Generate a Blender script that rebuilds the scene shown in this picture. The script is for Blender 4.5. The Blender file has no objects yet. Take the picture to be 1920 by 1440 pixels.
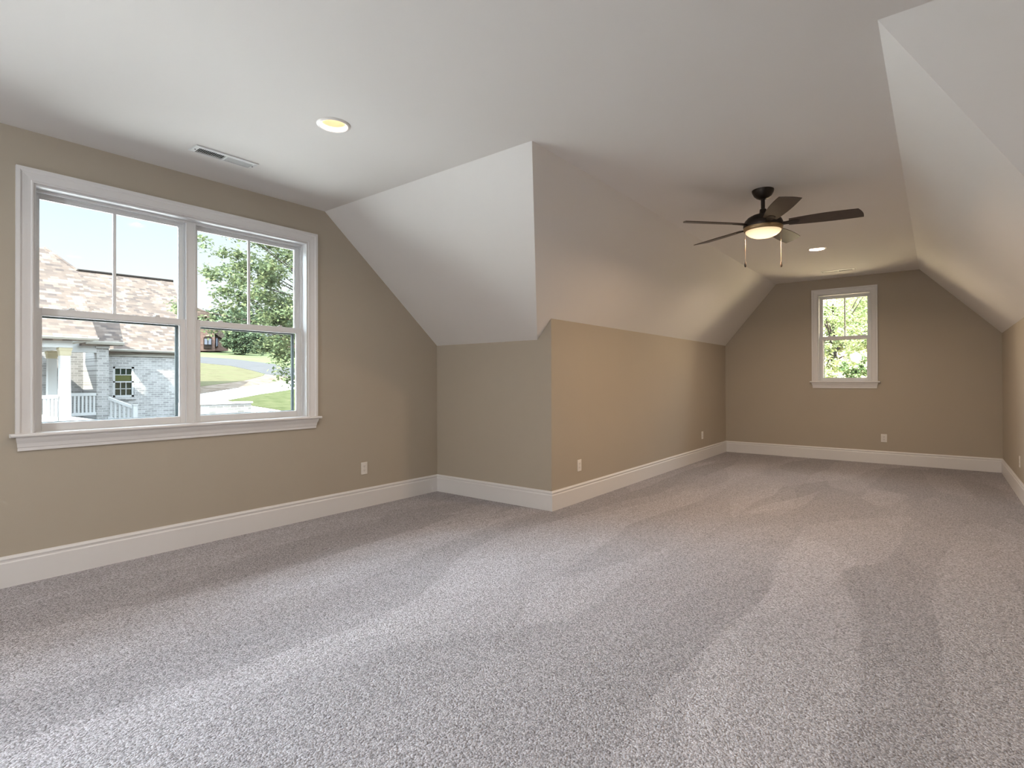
import bpy, bmesh, math, random
from mathutils import Vector, Matrix
random.seed(7)
C = bpy.context.scene.collection
PI = math.pi

# ---------------------------------------------------------------- camera
F_PX, CY, YAW, PITCH, ROLL, EYE = 1014.43, 707.91, 38.198, 0.285, -0.167, 1.2137
yw, pt, rl = (math.radians(a) for a in (YAW, PITCH, ROLL))
FW = Vector((math.cos(yw) * math.cos(pt), math.sin(yw) * math.cos(pt), math.sin(pt)))
_r = Vector((math.sin(yw), -math.cos(yw), 0))
_u = _r.cross(FW)
RT = _r * math.cos(rl) + _u * math.sin(rl)
UP = _u * math.cos(rl) - _r * math.sin(rl)
EYEP = Vector((0, 0, EYE))
cam_d = bpy.data.cameras.new('camera')
cam = bpy.data.objects.new('camera', cam_d)
C.objects.link(cam)
cam_d.sensor_width = 36
cam_d.lens = F_PX / 1920 * 36
cam_d.shift_y = (CY - 720) / 1920
cam_d.clip_start = 0.05
cam_d.clip_end = 600
m3 = Matrix((RT, UP, -FW)).transposed()
cam.matrix_world = Matrix.Translation(EYEP) @ m3.to_4x4()
bpy.context.scene.camera = cam

# ---------------------------------------------------------------- view, world, sun
sc = bpy.context.scene
sc.view_settings.view_transform = 'Standard'
sc.view_settings.look = 'None'
sc.view_settings.exposure = 0.2
sc.view_settings.gamma = 1.0
sc.view_settings.use_curve_mapping = False
sc.cycles.max_bounces = 10
sc.cycles.diffuse_bounces = 6
sc.cycles.transparent_max_bounces = 24
sc.cycles.use_denoising = True
sc.cycles.sample_clamp_indirect = 6.0
sc.cycles.caustics_reflective = False
sc.cycles.caustics_refractive = False

world = bpy.data.worlds.new('sky')
sc.world = world
world.use_nodes = True
wn, wl = world.node_tree.nodes, world.node_tree.links
wn.clear()
wo = wn.new('ShaderNodeOutputWorld')
wb = wn.new('ShaderNodeBackground')
tc = wn.new('ShaderNodeTexCoord')
sx = wn.new('ShaderNodeSeparateXYZ')
rp = wn.new('ShaderNodeValToRGB')
wl.new(tc.outputs['Generated'], sx.inputs[0])
wl.new(sx.outputs['Z'], rp.inputs[0])
e = rp.color_ramp.elements
e[0].position, e[0].color = 0.0, (0.21, 0.22, 0.22, 1)
e[1].position, e[1].color = 1.0, (1.0, 1.2, 1.5, 1)
for pos, col in ((0.02, (0.25, 0.255, 0.26, 1)), (0.14, (0.235, 0.25, 0.26, 1)), (0.25, (0.190, 0.222, 0.24, 1)), (0.36, (3.0, 3.5, 4.0, 1)), (0.7, (1.9, 2.2, 2.5, 1))):
    q = e.new(pos)
    q.color = col
wl.new(rp.outputs[0], wb.inputs['Color'])
SKY = 4.2
# the sky is brighter on the sun's side
nv = wn.new('ShaderNodeVectorMath')
nv.operation = 'NORMALIZE'
wl.new(tc.outputs['Generated'], nv.inputs[0])
dt = wn.new('ShaderNodeVectorMath')
dt.operation = 'DOT_PRODUCT'
wl.new(nv.outputs[0], dt.inputs[0])
sun_dir = Vector((1.10, 0.45, -1.15))      # the way the sunlight travels
dt.inputs[1].default_value = -sun_dir.normalized()
mg = wn.new('ShaderNodeMapRange')
mg.interpolation_type = 'SMOOTHSTEP'
mg.inputs['From Min'].default_value = 0.02
mg.inputs['From Max'].default_value = 0.60
mg.inputs['To Min'].default_value = SKY
mg.inputs['To Max'].default_value = SKY * 3.2
wl.new(dt.outputs['Value'], mg.inputs['Value'])
wl.new(mg.outputs[0], wb.inputs['Strength'])
wl.new(wb.outputs[0], wo.inputs[0])

sun_d = bpy.data.lights.new('sun', 'SUN')
sun = bpy.data.objects.new('sun', sun_d)
C.objects.link(sun)
sun_d.energy = 55.0
sun_d.color = (1.0, 0.95, 0.86)
sun_d.angle = 0.01
sun.rotation_euler = sun_dir.to_track_quat('-Z', 'Y').to_euler()

LAMP = 0.95            # scale of the ceiling and fan lamps, added fill included
WARM = (1.0, 0.78, 0.60)

# ---------------------------------------------------------------- helpers
def at_v(px, py, v):
    d = FW + RT * ((px - 960) / F_PX) - UP * ((py - CY) / F_PX)
    return EYEP + d * (v / d.y)

def at_plane(px, py, p0, n):
    d = FW + RT * ((px - 960) / F_PX) - UP * ((py - CY) / F_PX)
    n = Vector(n)
    return EYEP + d * ((Vector(p0) - EYEP).dot(n) / d.dot(n))

def at_d(px, py, dep):
    return EYEP + (FW + RT * ((px - 960) / F_PX) - UP * ((py - CY) / F_PX)) * dep


class MB:
    """collects shapes for ONE mesh object"""
    def __init__(self):
        self.bm = bmesh.new()

    def poly(self, pts):
        vs = [self.bm.verts.new(p) for p in pts]
        return self.bm.faces.new(vs)

    def box(self, a, b, M=None):
        x0, y0, z0 = (min(a[i], b[i]) for i in range(3))
        x1, y1, z1 = (max(a[i], b[i]) for i in range(3))
        P = [Vector(p) for p in ((x0, y0, z0), (x1, y0, z0), (x1, y1, z0), (x0, y1, z0), (x0, y0, z1), (x1, y0, z1), (x1, y1, z1), (x0, y1, z1))]
        if M is not None:
            P = [M @ p for p in P]
        v = [self.bm.verts.new(p) for p in P]
        for f in ((0, 3, 2, 1), (4, 5, 6, 7), (0, 1, 5, 4), (1, 2, 6, 5), (2, 3, 7, 6), (3, 0, 4, 7)):
            self.bm.faces.new([v[i] for i in f])
        return self

    def prism(self, pts, off):
        """closed polygon pts extruded by vector off"""
        off = Vector(off)
        a = [self.bm.verts.new(p) for p in pts]
        b = [self.bm.verts.new(Vector(p) + off) for p in pts]
        n = len(pts)
        self.bm.faces.new(a)
        self.bm.faces.new(list(reversed(b)))
        for i in range(n):
            self.bm.faces.new((a[i], b[i], b[(i + 1) % n], a[(i + 1) % n]))
        return self

    def loft(self, rings, closed=True, caps=True):
        R = [[self.bm.verts.new(p) for p in r] for r in rings]
        n = len(R[0])
        for i in range(len(R) - 1):
            for j in range(n if closed else n - 1):
                k = (j + 1) % n
                self.bm.faces.new((R[i][j], R[i][k], R[i + 1][k], R[i + 1][j]))
        if caps:
            self.bm.faces.new(list(reversed(R[0])))
            self.bm.faces.new(R[-1])
        return self

    def lathe(self, prof, c=(0, 0, 0), n=48, caps=True):
        c = Vector(c)
        rings = [[c + Vector((r * math.cos(2 * PI * j / n), r * math.sin(2 * PI * j / n), z)) for j in range(n)] for r, z in prof]
        return self.loft(rings, True, caps)

    def tube(self, pts, r, n=8):
        rings = []
        pts = [Vector(p) for p in pts]
        for i, p in enumerate(pts):
            t = (pts[min(i + 1, len(pts) - 1)] - pts[max(i - 1, 0)]).normalized()
            a = t.cross(Vector((0.3, 0.2, 1)) if abs(t.z) < .9 else Vector((1, 0, 0))).normalized()
            b = t.cross(a)
            rr = r[i] if isinstance(r, (list, tuple)) else r
            rings.append([p + a * (rr * math.cos(2 * PI * j / n)) + b * (rr * math.sin(2 * PI * j / n)) for j in range(n)])
        return self.loft(rings)

    def slab(self, outer, holes, off):
        """planar polygon with holes, given thickness along off"""
        off = Vector(off)
        loops = []
        for pts in [outer] + list(holes):
            a = [self.bm.verts.new(p) for p in pts]
            loops.append(a)
        edges = []
        for a in loops:
            for i in range(len(a)):
                edges.append(self.bm.edges.new((a[i], a[(i + 1) % len(a)])))
        r = bmesh.ops.triangle_fill(self.bm, use_beauty=True, use_dissolve=False, edges=edges)
        faces = [g for g in r['geom'] if isinstance(g, bmesh.types.BMFace)]
        mp = {}
        for a in loops:
            for v in a:
                mp[v] = self.bm.verts.new(v.co + off)
        for f in faces:
            self.bm.faces.new([mp[v] for v in reversed(f.verts)])
        for a in loops:
            for i in range(len(a)):
                p, q = a[i], a[(i + 1) % len(a)]
                self.bm.faces.new((p, q, mp[q], mp[p]))
        return self

    def build(self, name, mat, parent=None, smooth=False, bevel=0, seg=2, loc=None):
        bmesh.ops.recalc_face_normals(self.bm, faces=self.bm.faces)
        me = bpy.data.meshes.new(name)
        self.bm.to_mesh(me)
        self.bm.free()
        me.materials.append(mat)
        if smooth:
            me.polygons.foreach_set('use_smooth', [True] * len(me.polygons))
            me.set_sharp_from_angle(angle=math.radians(35))
        o = bpy.data.objects.new(name, me)
        C.objects.link(o)
        if parent is not None:
            o.parent = parent
        if loc is not None:
            o.location = loc
        if bevel:
            b = o.modifiers.new('bevel', 'BEVEL')
            b.width, b.segments, b.limit_method, b.angle_limit = bevel, seg, 'ANGLE', math.radians(40)
        return o


def tag(o, label=None, cat=None, group=None, kind=None):
    for k, v in (('label', label), ('category', cat), ('group', group), ('kind', kind)):
        if v:
            o[k] = v
    return o


def empty(name, loc=(0, 0, 0), rz=0.0):
    o = bpy.data.objects.new(name, None)
    o.empty_display_size = 0.1
    o.location = loc
    o.rotation_euler.z = rz
    C.objects.link(o)
    return o


def copy_tree(o, parent=None):
    c = o.copy()
    C.objects.link(c)
    c.parent = parent
    for ch in o.children:
        copy_tree(ch, c)
    return c


# ---------------------------------------------------------------- materials
def new_mat(name):
    m = bpy.data.materials.new(name)
    m.use_nodes = True
    nt = m.node_tree
    return m, nt, nt.nodes, nt.links, nt.nodes['Principled BSDF']


def simple(name, col, rough=0.5, metal=0.0, spec=0.5, nscale=0.0, namt=0.0, bump=0.0, bscale=200.0):
    m, nt, n, l, b = new_mat(name)
    b.inputs['Base Color'].default_value = (*col, 1)
    b.inputs['Roughness'].default_value = rough
    b.inputs['Metallic'].default_value = metal
    b.inputs['Specular IOR Level'].default_value = spec
    t = n.new('ShaderNodeTexCoord')
    if namt:
        x = n.new('ShaderNodeTexNoise')
        x.inputs['Scale'].default_value = nscale
        x.inputs['Detail'].default_value = 4
        l.new(t.outputs['Object'], x.inputs['Vector'])
        mx = n.new('ShaderNodeMix')
        mx.data_type = 'RGBA'
        mx.inputs[6].default_value = (*[c * (1 - namt) for c in col], 1)
        mx.inputs[7].default_value = (*[min(1, c * (1 + namt)) for c in col], 1)
        l.new(x.outputs['Fac'], mx.inputs[0])
        l.new(mx.outputs[2], b.inputs['Base Color'])
    if bump:
        x = n.new('ShaderNodeTexNoise')
        x.inputs['Scale'].default_value = bscale
        x.inputs['Detail'].default_value = 3
        l.new(t.outputs['Object'], x.inputs['Vector'])
        bp = n.new('ShaderNodeBump')
        bp.inputs['Strength'].default_value = bump
        bp.inputs['Distance'].default_value = 0.002
        l.new(x.outputs['Fac'], bp.inputs['Height'])
        l.new(bp.outputs[0], b.inputs['Normal'])
    return m


def emis(name, col, strength):
    m, nt, n, l, b = new_mat(name)
    b.inputs['Base Color'].default_value = (*col, 1)
    b.inputs['Emission Color'].default_value = (*col, 1)
    b.inputs['Emission Strength'].default_value = strength
    return m


WALL = simple('tan_wall_paint', (0.440, 0.394, 0.322), 0.75, spec=0.25, nscale=3, namt=0.02, bump=0.12, bscale=260)
CEIL = simple('white_ceiling_paint', (0.76, 0.745, 0.725), 0.85, spec=0.2, nscale=2, namt=0.015, bump=0.1, bscale=220)
TRIM = simple('white_semigloss_trim', (0.74, 0.74, 0.745), 0.35, spec=0.4, nscale=5, namt=0.01)
VINYL = simple('white_vinyl', (0.72, 0.73, 0.74), 0.4, spec=0.4, nscale=6, namt=0.01)
PLASTIC = simple('white_plastic', (0.78, 0.76, 0.73), 0.35, nscale=20, namt=0.01)
DARKSLOT = simple('dark_slot', (0.03, 0.03, 0.03), 0.7, nscale=30, namt=0.1)
SCREENF = simple('dark_green_screen_frame', (0.003, 0.010, 0.010), 0.5, nscale=10, namt=0.1)
VENTM = simple('white_enamel', (0.62, 0.63, 0.63), 0.4, nscale=20, namt=0.02)
BRONZE = simple('oil_rubbed_bronze', (0.035, 0.027, 0.022), 0.42, metal=0.6, nscale=40, namt=0.25)
BLADE = simple('dark_walnut_blade', (0.060, 0.042, 0.030), 0.36, spec=0.45, nscale=14, namt=0.3)
CHAIN = simple('brass_chain', (0.30, 0.21, 0.15), 0.35, metal=0.8, nscale=60, namt=0.1)


def carpet_mat():
    m, nt, n, l, b = new_mat('frieze_carpet')
    t = n.new('ShaderNodeTexCoord')
    # tufts: each cell one twisted yarn end with its own shade
    v = n.new('ShaderNodeTexVoronoi')
    v.inputs['Scale'].default_value = 140
    l.new(t.outputs['Object'], v.inputs['Vector'])
    vs = n.new('ShaderNodeSeparateColor')
    l.new(v.outputs['Color'], vs.inputs[0])
    fz = n.new('ShaderNodeTexNoise')
    fz.inputs['Scale'].default_value = 85
    fz.inputs['Detail'].default_value = 4
    fz.inputs['Roughness'].default_value = 0.7
    l.new(t.outputs['Object'], fz.inputs['Vector'])
    sm = n.new('ShaderNodeMath')
    sm.operation = 'MULTIPLY_ADD'
    sm.inputs[1].default_value = 0.45
    l.new(vs.outputs[0], sm.inputs[0])
    l.new(fz.outputs['Fac'], sm.inputs[2])
    r = n.new('ShaderNodeValToRGB')
    l.new(sm.outputs[0], r.inputs[0])
    ce = r.color_ramp.elements
    ce[0].position, ce[0].color = 0.42, (0.205, 0.194, 0.206, 1)
    ce[1].position, ce[1].color = 1.0, (0.66, 0.64, 0.68, 1)
    q = ce.new(0.68)
    q.color = (0.415, 0.400, 0.426, 1)
    hv = n.new('ShaderNodeMath')
    hv.operation = 'SUBTRACT'
    l.new(fz.outputs['Fac'], hv.inputs[0])
    l.new(v.outputs['Distance'], hv.inputs[1])
    # vacuum strokes: pile brushed in different directions, wedge after wedge
    def strokes(rot, sx_, sy_, detail):
        mp = n.new('ShaderNodeMapping')
        mp.inputs['Rotation'].default_value = (0, 0, rot)
        mp.inputs['Scale'].default_value = (sx_, sy_, 1)
        nz = n.new('ShaderNodeTexNoise')
        nz.inputs['Scale'].default_value = 0.8
        nz.inputs['Detail'].default_value = 1
        ad = n.new('ShaderNodeVectorMath')
        ad.operation = 'ADD'
        sc_ = n.new('ShaderNodeVectorMath')
        sc_.operation = 'SCALE'
        sc_.inputs['Scale'].default_value = 0.35
        l.new(t.outputs['Object'], nz.inputs['Vector'])
        l.new(nz.outputs['Color'], sc_.inputs[0])
        l.new(t.outputs['Object'], ad.inputs[0])
        l.new(sc_.outputs[0], ad.inputs[1])
        l.new(ad.outputs[0], mp.inputs['Vector'])
        vo = n.new('ShaderNodeTexVoronoi')
        vo.inputs['Scale'].default_value = 1.0
        vo.feature = 'SMOOTH_F1'
        vo.inputs['Smoothness'].default_value = 0.03
        l.new(mp.outputs[0], vo.inputs['Vector'])
        s = n.new('ShaderNodeSeparateColor')
        l.new(vo.outputs['Color'], s.inputs[0])
        return s.outputs[0]
    s1 = strokes(0.55, 0.55, 2.6, 0)
    s2 = strokes(-0.25, 0.5, 2.2, 0)
    md = n.new('ShaderNodeMath')
    md.operation = 'ADD'
    l.new(s1, md.inputs[0])
    l.new(s2, md.inputs[1])
    mr = n.new('ShaderNodeMapRange')
    mr.inputs['From Min'].default_value = 0.3
    mr.inputs['From Max'].default_value = 1.7
    mr.inputs['To Min'].default_value = 0.86
    mr.inputs['To Max'].default_value = 1.14
    l.new(md.outputs[0], mr.inputs['Value'])
    mul = n.new('ShaderNodeVectorMath')
    mul.operation = 'SCALE'
    l.new(r.outputs[0], mul.inputs[0])
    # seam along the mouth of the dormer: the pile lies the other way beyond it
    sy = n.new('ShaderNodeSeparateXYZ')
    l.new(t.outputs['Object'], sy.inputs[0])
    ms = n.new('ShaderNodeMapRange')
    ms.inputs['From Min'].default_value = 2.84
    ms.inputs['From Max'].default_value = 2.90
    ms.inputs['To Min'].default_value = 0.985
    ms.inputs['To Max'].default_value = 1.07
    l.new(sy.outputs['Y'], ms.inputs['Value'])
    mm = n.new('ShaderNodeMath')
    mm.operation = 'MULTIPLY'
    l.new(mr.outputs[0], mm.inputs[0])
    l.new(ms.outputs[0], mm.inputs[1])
    l.new(mm.outputs[0], mul.inputs['Scale'])
    l.new(mul.outputs[0], b.inputs['Base Color'])
    b.inputs['Roughness'].default_value = 0.95
    b.inputs['Specular IOR Level'].default_value = 0.1
    b.inputs['Sheen Weight'].default_value = 0.15
    bp = n.new('ShaderNodeBump')
    bp.inputs['Strength'].default_value = 0.9
    bp.inputs['Distance'].default_value = 0.012
    l.new(hv.outputs[0], bp.inputs['Height'])
    l.new(bp.outputs[0], b.inputs['Normal'])
    return m


CARPET = carpet_mat()


def glass_mat(name='window_glass', tint=(0.96, 0.98, 0.97)):
    m, nt, n, l, b = new_mat(name)
    n.remove(b)
    o = n['Material Output']
    tr = n.new('ShaderNodeBsdfTransparent')
    tr.inputs[0].default_value = (*tint, 1)
    gl = n.new('ShaderNodeBsdfGlossy')
    gl.inputs['Roughness'].default_value = 0.02
    fr = n.new('ShaderNodeFresnel')
    fr.inputs['IOR'].default_value = 1.35
    mx = n.new('ShaderNodeMixShader')
    l.new(fr.outputs[0], mx.inputs[0])
    l.new(tr.outputs[0], mx.inputs[1])
    l.new(gl.outputs[0], mx.inputs[2])
    l.new(mx.outputs[0], o.inputs[0])
    return m


GLASS = glass_mat()

# ---------------------------------------------------------------- room dimensions (metres)
H = 2.74
hB, hC, hE = 1.5954, 1.7858, 1.8064
vA, vC, vCt = 4.3342, 2.8186, 2.0246
vE, vEt = -0.6563, 0.1925
uB, uBt, uD = 4.1723, 2.7855, 9.4187
uR = 2.7647
uLt, uL, uBack, vR = -1.60, -2.987, -4.4, -2.5
BB = 0.1825
vB = vC + (hC - hB) * (vC - vCt) / (H - hC)
hBR = hB
uBR = uR + 1.3 * (H - hBR)
vEb = vE - (hE - hBR) * (vEt - vE) / (H - hE)
T = 0.14

# openings (window clear openings at the inside casing edge)
A_S0, A_S1, A_Z0, A_Z1 = 0.790, 2.617, 0.902, 2.425
K_S0, K_S1 = -1.567, 0.260        # unseen second window, added to light the dormer side wall
D_V0, D_V1, D_Z0, D_Z1 = 0.764, 1.438, 1.186, 2.497

CANS = [(1.877, 2.825), (7.172, 1.102), (1.877, 0.70)]
FILL_LAMPS = [(1.877, -1.45, 16), (-1.2, 1.10, 14), (-2.6, 1.10, 10)]  # unseen lights without fixtures, added as general fill


def circle(cx, cy, z, r, n=40):
    return [(cx + r * math.cos(2 * PI * i / n), cy + r * math.sin(2 * PI * i / n), z) for i in range(n)]


def struct(name, mb, mat, **k):
    return tag(mb.build(name, mat, **k), kind='structure')


# floor
struct('floor', MB().box((uBack - .2, vR - .2, -0.15), (uD + .3, vA + .3, 0)), CARPET)
# flat ceiling
outer = [(uBack, vEt, H), (uLt, vEt, H), (uLt, vR, H), (uR, vR, H), (uR, vEt, H), (uD, vEt, H), (uD, vCt, H), (uBt, vCt, H), (uBt, vA, H), (uLt, vA, H), (uLt, vCt, H), (uBack, vCt, H)]
struct('ceiling', MB().slab(outer, [circle(x, y, H, 0.0775) for x, y in CANS], (0, 0, 0.16)), CEIL)
# slopes over the hall
s_l = Vector((0, H - hC, vC - vCt)).normalized() * T
struct('ceiling_left_slope', MB().slab([(uBt, vCt, H), (uD, vCt, H), (uD, vC, hC), (uB, vC, hC), (uB, vB, hB)], [], s_l), CEIL)
s_r = Vector((0, -(H - hE), vEt - vE)).normalized() * T
struct('ceiling_right_slope', MB().slab([(uR, vEt, H), (uD, vEt, H), (uD, vE, hE), (uBR, vE, hE), (uBR, vEb, hBR)], [], s_r), CEIL)
# slopes of the dormers
s_d = Vector((H - hB, 0, uB - uBt)).normalized() * T
struct('ceiling_dormer_slope', MB().slab([(uBt, vA, H), (uBt, vCt, H), (uB, vB, hB), (uB, vA, hB)], [], s_d), CEIL)
s_e = Vector((H - hBR, 0, uBR - uR)).normalized() * T
struct('ceiling_opposite_dormer_slope', MB().slab([(uR, vR, H), (uR, vEt, H), (uBR, vEb, hBR), (uBR, vR, hBR)], [], s_e), CEIL)
# behind the camera
m = MB()
s_m = Vector((-(H - hB), 0, uLt - uL)).normalized() * T
m.slab([(uLt, vA, H), (uLt, vCt, H), (uL, vB, hB), (uL, vA, hB)], [], s_m)
m.slab([(uLt, vR, H), (uLt, vEt, H), (uL, vEb, hBR), (uL, vR, hBR)], [], s_m)
m.slab([(uLt, vCt, H), (uBack, vCt, H), (uBack, vC, hC), (uL, vC, hC), (uL, vB, hB)], [], s_l)
m.slab([(uLt, vEt, H), (uBack, vEt, H), (uBack, vE, hE), (uL, vE, hE), (uL, vEb, hBR)], [], s_r)
struct('ceiling_back_slopes', m, CEIL)
m = MB()
m.slab([(uL, vA, 0), (uL, vC + .003, 0), (uL, vC + .003, hC - .004), (uL, vB, hB), (uL, vA, hB)], [], (-T, 0, 0))
m.slab([(uL, vR, 0), (uL, vE - .003, 0), (uL, vE - .003, hE - .004), (uL, vEb, hBR), (uL, vR, hBR)], [], (-T, 0, 0))
m.slab([(uBack, vC, 0), (uL - .003, vC, 0), (uL - .003, vC, hC), (uBack, vC, hC)], [], (0, T, 0))
m.slab([(uBack, vE, 0), (uL - .003, vE, 0), (uL - .003, vE, hE), (uBack, vE, hE)], [], (0, -T, 0))
m.box((uBack - T, vE - .3, -.05), (uBack, vC + .3, H + .16))
struct('wall_back', m, WALL)
m = MB()
m.box((uL - .3, vR - T, -.05), (uBR + .3, vR, H + .16))
m.slab([(uBR, vR, 0), (uBR, vE - .003, 0), (uBR, vE - .003, hE - .004), (uBR, vEb, hBR), (uBR, vR, hBR)], [], (T, 0, 0))
struct('wall_opposite_dormer', m, WALL)
# walls in view
struct('wall_left', MB().slab([(uL - .3, vA, -.05), (uB + .3, vA, -.05), (uB + .3, vA, H + .16), (uL - .3, vA, H + .16)],
       [[(A_S0, vA, A_Z0 - .02), (A_S1, vA, A_Z0 - .02), (A_S1, vA, A_Z1), (A_S0, vA, A_Z1)],
        [(K_S0, vA, A_Z0 - .02), (K_S1, vA, A_Z0 - .02), (K_S1, vA, A_Z1), (K_S0, vA, A_Z1)]], (0, 0.17, 0)), WALL)
struct('wall_dormer_side', MB().slab([(uB, vA, 0), (uB, vC + .003, 0), (uB, vC + .003, hC - .004), (uB, vB, hB), (uB, vA, hB)], [], (T, 0, 0)), WALL)
struct('wall_knee', MB().slab([(uB + .003, vC, 0), (uD, vC, 0), (uD, vC, hC), (uB + .003, vC, hC)], [], (0, T, 0)), WALL)
struct('wall_far', MB().slab([(uD, vE - .3, -.05), (uD, vC + .3, -.05), (uD, vC + .3, H + .16), (uD, vE - .3, H + .16)],
       [[(uD, D_V0, D_Z0 - .02), (uD, D_V1, D_Z0 - .02), (uD, D_V1, D_Z1), (uD, D_V0, D_Z1)]], (0.17, 0, 0)), WALL)
struct('wall_right', MB().slab([(uBR + .003, vE, 0), (uD, vE, 0), (uD, vE, hE), (uBR + .003, vE, hE)], [], (0, -T, 0)), WALL)

# ---------------------------------------------------------------- baseboards
BPROF = [(0, 0), (0.016, 0), (0.016, 0.142), (0.0135, 0.147), (0.0105, 0.149), (0.0105, 0.159), (0.0135, 0.161), (0.0145, 0.165), (0.0135, 0.170), (0.009, 0.175), (0.006, 0.1825), (0, 0.1825)]


def baseboard(name, p0, p1, nrm, k0, k1):
    """p0->p1 along the wall, nrm into the room, k=+1 inside corner, -1 outside corner"""
    p0, p1, nrm = Vector((*p0, 0)), Vector((*p1, 0)), Vector((*nrm, 0))
    d = (p1 - p0).normalized()
    z = Vector((0, 0, 1))
    r0 = [p0 + nrm * a + z * h + d * (a * k0) for a, h in BPROF]
    r1 = [p1 + nrm * a + z * h - d * (a * k1) for a, h in BPROF]
    return struct(name, MB().loft([r0, r1]), TRIM)


baseboard('baseboard_left', (uL, vA), (uB, vA), (0, -1), 1, 1)
baseboard('baseboard_dormer_side', (uB, vA), (uB, vC), (-1, 0), 1, -1)
baseboard('baseboard_knee', (uB, vC), (uD, vC), (0, -1), -1, 1)
baseboard('baseboard_far', (uD, vC), (uD, vE), (-1, 0), 1, 1)
baseboard('baseboard_right', (uD, vE), (uBR, vE), (0, 1), 1, -1)
baseboard('baseboard_opposite_dormer', (uBR, vE), (uBR, vR), (-1, 0), -1, 1)

# ---------------------------------------------------------------- windows
CASE = [(0.0, 0.006), (0.006, 0.011), (0.012, 0.011), (0.016, 0.007), (0.030, 0.009), (0.050, 0.013), (0.058, 0.014), (0.062, 0.018), (0.068, 0.022), (0.086, 0.022), (0.086, 0.0), (0.0, 0.0)]
APRON = [(0.0, 0.0), (0.0, 0.010), (-0.0, 0.012), (0.018, 0.012), (0.022, 0.015), (0.045, 0.020), (0.065, 0.030), (0.076, 0.034), (0.083, 0.034), (0.083, 0.0)]


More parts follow.
